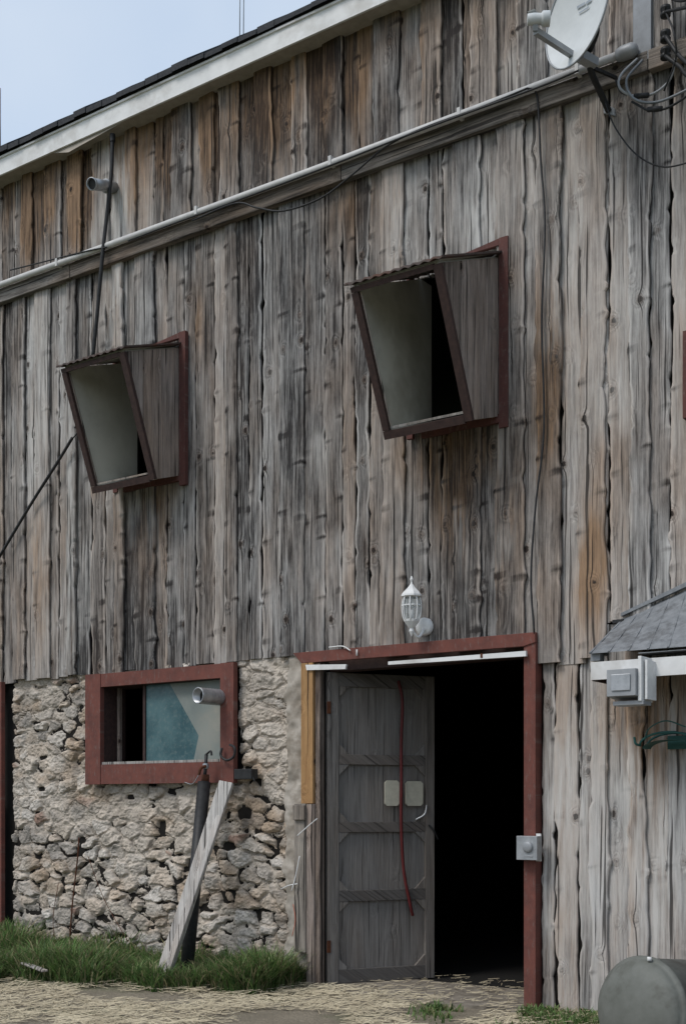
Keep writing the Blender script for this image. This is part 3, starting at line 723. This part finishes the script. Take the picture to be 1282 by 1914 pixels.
mb.tube([W(148,1565,.05),W(146,1600,.07),W(136,1690,.08),W(130,1770,.10)],.006,M_rust,6); mb.tube([W(165,1600,.06),W(195,1680,.12),W(240,1760,.2)],.003,M_rust,5)
mb.tube([W(110,1650,.1),W(100,1720,.15),W(108,1790,.2)],.003,M_rust,5)
mb.obj('dead_vine')
# ------------------------------------------------------------ right pent roof
pr=empty('pent_roof'); mb=MB()
T1=W(1163,1165,.03); pA=PF(1106,T1.x); A=W(1106,1229,pA); T2=Vector((T1.x+1.6,-.03,T1.z+.55)); Bp=Vector((A.x+1.9,A.y,A.z))
Hh=Vector((T1.x+.0,-.03,T1.z))
nn=16
def lerp(a,b,t): return a+(b-a)*t
vs=[];fs=[]
for i in range(nn+1):
    lo=lerp(A,Bp,i/nn)+Vector((0,-.03,0)); hi_=lerp(Hh,T2,i/nn)
    for j in range(6): vs.append(lerp(lo,hi_,j/5)+Vector((0,0,.006*(j%2)+.02)))
for i in range(nn):
    for j in range(5): o=i*6+j; fs.append((o,o+6,o+7,o+1))
mb.add(vs,fs,M_tin)
for i in range(0,nn+1):
    lo=lerp(A,Bp,i/nn)+Vector((0,-.03,.022)); hi_=lerp(Hh,T2,i/nn)+Vector((0,0,.022)); mb.bar(lo,hi_,.012,.010,M_tin)
for i in range(8):
    t=i/7; mb.prism([lerp(A,Hh,t)+Vector((-.01,0,-.02)),lerp(A,Hh,t)+Vector((.05,0,-.02)),lerp(A,Hh,t)+Vector((.05,0,.03)),lerp(A,Hh,t)+Vector((-.01,0,.03))],(0,.06,0),M_tin)
mb.box((A.x+.3,A.y-.035,A.z-.0),(Bp.x,A.y+.1,A.z+.004),M_tin)
mb.obj('roof_sheet',pr)
mb=MB()
mb.box((A.x,A.y-.0,A.z-.135),(Bp.x,A.y-.02,A.z-.03),M_white)
mb.box((A.x,A.y,A.z-.14),(A.x+.02,-.04,A.z-.05),M_frame)
mb.box((A.x+.02,A.y,A.z-.04),(Bp.x,-.03,A.z-.03),M_soffit)
mb.box((T1.x-.05,-.05,T1.z-.0),(T1.x+.02,-.075,T1.z+.02),M_black)
fl=[T1+Vector((0,0,.04)),T2+Vector((0,0,.04)),T2+Vector((0,0,.09)),T1+Vector((0,0,.06))]
mb.prism(fl,(0,-.03,0),M_tin)
mb.obj('fascia',pr)
mb=MB(); pB=pA+.03
a_=W(1133,1252,pB+.18); b=W(1187,1306,pB+.18)
x0,x1,z0,z1=a_.x,b.x,b.z,a_.z; y1=-(pB+.18); 
mb.prism([(x0,y1,z1),(x0,y1,z0+.02),(x0,y1+.2,z0),(x0,y1+.2,z1)],(x1-x0,0,0),M_grey)
mb.box((x0+.03,y1-.004,z0+.05),(x1-.03,y1-.008,z1-.03),M_galv)
mb.box((x1+.002,y1+.03,z0-.01),(x1+.022,y1+.2,z1+.07),M_lens); mb.box((x1+.03,y1+.06,z0+.0),(x1+.045,y1+.2,z1+.05),M_lens)
mb.box((x0+.02,y1+.04,z0-.03),(x1+.03,y1+.16,z0-.006),M_grey)
mb.obj('vent_hood',None,.003)
mb=MB(); 
cc=W(1248,1392,.2)
for dy in (0,.12):
    mb.tube([cc+Vector((math.cos(a)*.17,.1-dy,math.sin(a)*.075)) for a in [math.pi*i/12 for i in range(13)]],.007,M_teal,6,False)
vs=[];fs=[]
for i in range(13):
    a=math.pi*i/12
    for dy in (-.02,.12): vs.append(cc+Vector((math.cos(a)*.155,.1-dy-.0,math.sin(a)*.05-.02)))
for i in range(12): fs.append((i*2,i*2+2,i*2+3,i*2+1))
mb.add(vs,fs,M_teal,smooth=True)
mb.tube([cc+Vector((-.17,0,0)),cc+Vector((-.19,-.03,.01)),cc+Vector((-.20,-.03,.05))],.008,M_teal,6)
mb.box(cc+Vector((-.06,.19,-.02)),cc+Vector((.06,.15,.06)),M_teal)
mb.tube([cc+Vector((-.14,-.02,.03)),cc+Vector((-.1,-.04,.10)),cc+Vector((.0,-.04,.14)),cc+Vector((.12,-.04,.10))],.004,M_teal,6)
mb.obj('hose_hanger')
mb=MB(); tc=W(1216,1915,1.0); ax=Vector((-.28,-.93,.10)).normalized(); Rt=.275
prof=[(0,.20)]
for i in range(1,13): a=math.pi/2*i/12; prof.append((Rt*.97*math.sin(a),.10+.10*math.cos(a)))
prof+=[(Rt,.095),(Rt+.012,.085),(Rt+.012,.065),(Rt,.055),(Rt,-.45),(Rt*.9,-.52),(0,-.55)]
tc.z=max(tc.z,Rt-.03)
mb.lathe(prof,tc,ax,M_tank,48)
mb.lathe([(.0,.0),(.012,0),(.012,.02),(0,.02)],tc+Vector((.03,-.1,Rt+.0)),(0,0,1),M_lens,8)
mb.obj('storage_tank')
mb=MB()
def G3(px,py,dist):
    a=(px-CX)/F; return Vector(((-C+S*a)*dist,(S+C*a)*dist-D,HC+(HY-py)/F*dist))
for px in (449,456): mb.tube([G3(px-1,90,15.2),G3(px+1,-120,15.2)],.006,M_grey,6,False)
mb.tube([G3(1,320,15),G3(1,165,15)],.01,M_grey,6,False); mb.obj('roof_antenna')
# ------------------------------------------------------------ ground
mb=MB()
k=NT('dry_ground'); p=k.pos(); n=k.noise(p,1.3,5,.6); n2=k.noise(p,55,5,.75); n3=k.noise(p,3.5,5,.65)
c=k.mix(k.rng(n2,.35,.65),(.14,.12,.088),(.36,.31,.235)); c=k.mix(k.rng(n3,.42,.62,0,.75),c,(.18,.155,.115)); c=k.mix(k.rng(n,.52,.62,0,.45),c,(.10,.12,.055))
dist=k.t.nodes.new('ShaderNodeVectorMath'); dist.operation='LENGTH'; k.put(dist.inputs[0],p)
gr=k.rng(dist.outputs['Value'],9,22,0,1); c=k.mix(gr,c,k.mix(k.rng(n,.3,.7),(.05,.085,.022),(.085,.11,.035))); k.col(c); k.bump(n2,.8,.02)
gs=[-500,-60,-20,-14]+[ -12+.25*i for i in range(58)]+[4,10,40,500]; gy=[-500,-60,-20,-10]+[-8+.2*i for i in range(40)]+[.02]
def gh(x,y): return (float(fbm(np.array(x*1.3),np.array(y*1.3)))-.47)*.05 if -11<x<2 and -7.8<y<-.3 else -.003
vs=[(x,y,gh(x,y)) for y in gy for x in gs]
w_=len(gs); fs=[(j*w_+i,j*w_+i+1,(j+1)*w_+i+1,(j+1)*w_+i) for j in range(len(gy)-1) for i in range(w_-1)]
o=len(vs); vs+=[(-500,.02,-.003),(500,.02,-.003),(500,500,-.003),(-500,500,-.003)]; fs.append((o,o+1,o+2,o+3))
mb.add(vs,fs,k.m,smooth=True); mb.obj('ground')
mb=MB()
sx0,sx1=XW(600),XW(1000); pts=[(sx0,.6,.0),(sx1+.05,.6,0)]
for i in range(31):
    t=i/30; x=sx1+.05+(sx0-sx1-.05)*t; pts.append((x,-.10-.16*math.sin(math.pi*t)**.6+random.uniform(-.02,.02),0))
mb.prism([(a,b,-.04) for a,b,c in pts],(0,0,.057),M_slab); mb.obj('doorstep_slab',barn)
def blades(name,fn,n,hr,cols,seed=3):
    rr=random.Random(seed); V=[];Fc=[];cv=[]
    for _ in range(n):
        q=fn(rr)
        if q is None: continue
        x,y,s=q; h=rr.uniform(*hr)*s; a=rr.uniform(0,6.28); l=rr.uniform(.15,1.1)*h; w=rr.uniform(.003,.0075)
        dx,dy=math.cos(a),math.sin(a); ox,oy=-dy*w,dx*w; o=len(V); z0=-.02
        for t in (0,.45,.8):
            b=l*t*t; ww=1-t*.55
            V+= [(x+dx*b-ox*ww,y+dy*b-oy*ww,z0+h*t*(1-.15*t)),(x+dx*b+ox*ww,y+dy*b+oy*ww,z0+h*t*(1-.15*t))]
        V.append((x+dx*l,y+dy*l,z0+h*.82)); Fc+=[(o,o+1,o+3,o+2),(o+2,o+3,o+5,o+4),(o+4,o+5,o+6)]
        c=rr.choice(cols); m=rr.uniform(.6,1.45); cv+=[(c[0]*m,c[1]*m,c[2]*m,1)]*7
    me=bpy.data.meshes.new(name); me.from_pydata(V,[],Fc); ca=me.color_attributes.new('col','FLOAT_COLOR','POINT'); ca.data.foreach_set('color',[v for c in cv for v in c])
    k=NT(name+'_mat'); k.col(k.attr('col','Color')); k.b.inputs['Roughness'].default_value=.55
    tr=k.t.nodes.new('ShaderNodeBsdfTranslucent'); k.put(tr.inputs[0],k.attr('col','Color')); mxs=k.t.nodes.new('ShaderNodeMixShader'); mxs.inputs[0].default_value=.35
    out=k.t.nodes['Material Output']; k.t.links.new(k.b.outputs[0],mxs.inputs[1]); k.t.links.new(tr.outputs[0],mxs.inputs[2]); k.t.links.new(mxs.outputs[0],out.inputs[0])
    me.materials.append(k.m)
    o=bpy.data.objects.new(name,me); sc.collection.objects.link(o); return o
GX1=XW(578)
def gfn(rr):
    x=rr.uniform(-10.6,GX1); t=(GX1-x)/(GX1-XW(0)); pm=.65+1.75*min(t,1.3)**.8
    y=-rr.random()*pm-.02; d=-y/pm
    nz=float(vn(np.array(x*2.3),np.array(y*2.3+50))); n5=float(vn(np.array(x*7),np.array(y*7)))
    if d>.55 and nz+.3*n5<(d-.55)*2.2: return None
    if n5<.18: return None
    return x,y,(.45+.8*nz+.6*n5)*(1.05-.35*d)
cols=[(.10,.18,.05),(.125,.20,.06),(.065,.125,.035),(.16,.22,.085),(.18,.195,.09),(.09,.165,.05),(.30,.26,.15)]
blades('grass',gfn,46000,(.12,.31),cols)
def gfn2(rr):
    x=rr.uniform(XW(860),XW(1120)+.2); y=-.14-abs(rr.gauss(0,.25)); 
    if x<XW(1010) and y>-.38: return None
    if vn(np.array(x*4),np.array(y*4+9))<.35: return None
    return x,y,.7
blades('weeds',gfn2,6000,(.05,.16),cols,5)
mb=MB(); M_straw=plain('straw',(.54,.47,.33),(.38,.32,.22),3,.8); rr=random.Random(9)
V=[];Fc=[]
for _ in range(26000):
    x=rr.uniform(-8.5,-1.2); y=-rr.uniform(.02,3.2); a=rr.gauss(.3,.9); l=rr.uniform(.02,.16); w=rr.uniform(.001,.003); z=.006+rr.random()**2*.035+gh(x,y)
    if vn(np.array(x*1.7),np.array(y*1.7))+.3*vn(np.array(x*6),np.array(y*6))<.42: continue
    dx,dy=math.cos(a)*l/2,math.sin(a)*l/2; nx,ny=-math.sin(a)*w,math.cos(a)*w; o=len(V); e=rr.uniform(-.01,.025)
    V+=[(x-dx-nx,y-dy-ny,z),(x-dx+nx,y-dy+ny,z+.002),(x+dx+nx,y+dy+ny,z+e+.002),(x+dx-nx,y+dy-ny,z+e)]; Fc.append((o,o+1,o+2,o+3))
for _ in range(500):
    x=rr.uniform(DX0+.05,DX1); y=rr.uniform(-.25,.9); a=rr.uniform(0,3.14); l=rr.uniform(.02,.10); w=rr.uniform(.0012,.003); z=.024+rr.random()*.01
    dx,dy=math.cos(a)*l/2,math.sin(a)*l/2; nx,ny=-math.sin(a)*w,math.cos(a)*w; o=len(V)
    V+=[(x-dx-nx,y-dy-ny,z),(x-dx+nx,y-dy+ny,z+.002),(x+dx+nx,y+dy+ny,z+.004),(x+dx-nx,y+dy-ny,z+.002)]; Fc.append((o,o+1,o+2,o+3))
mb.add(V,Fc,M_straw); mb.obj('straw')
mb=MB(); mb.bar(G(-30,1828)+Vector((0,0,.10)),G(130,1822)+Vector((0,0,.07)),.045,.02,M_pale); mb.bar(G(45,1800,.14),G(85,1815,.12),.05,.015,M_pale); mb.obj('scrap_wood',None,.004)
# ------------------------------------------------------------ sky + sun
w=bpy.data.worlds.new('World'); sc.world=w; w.use_nodes=True; nt=w.node_tree; bg=nt.nodes['Background']
sky=nt.nodes.new('ShaderNodeTexSky'); sky.sky_type='NISHITA'; sky.sun_disc=False
el=math.radians(52); az=math.radians(200)
sky.sun_elevation=el; sky.sun_rotation=az; sky.air_density=1.0; sky.dust_density=3.0
mx=nt.nodes.new('ShaderNodeMix'); mx.data_type='RGBA'; mx.inputs[0].default_value=.66
tc_=nt.nodes.new('ShaderNodeTexCoord'); nz=nt.nodes.new('ShaderNodeTexNoise'); nz.inputs['Scale'].default_value=2.2; nz.inputs['Detail'].default_value=5
nt.links.new(tc_.outputs['Generated'],nz.inputs['Vector'])
cr=nt.nodes.new('ShaderNodeValToRGB'); cr.color_ramp.elements[0].position=.35; cr.color_ramp.elements[1].position=.7
cr.color_ramp.elements[0].color=(4.0,5.1,6.6,1); cr.color_ramp.elements[1].color=(5.8,6.5,7.3,1)
nt.links.new(nz.outputs['Fac'],cr.inputs[0])
nt.links.new(sky.outputs[0],mx.inputs[6]); nt.links.new(cr.outputs[0],mx.inputs[7]); nt.links.new(mx.outputs[2],bg.inputs[0]); bg.inputs[1].default_value=.15
sl=bpy.data.lights.new('sun','SUN'); sl.energy=1.8; sl.angle=math.radians(20); sl.color=(1,.97,.93); so=bpy.data.objects.new('sun',sl); sc.collection.objects.link(so)
dirv=Vector((math.sin(az)*math.cos(el),math.cos(az)*math.cos(el),math.sin(el)))
so.rotation_euler=dirv.to_track_quat('Z','Y').to_euler()
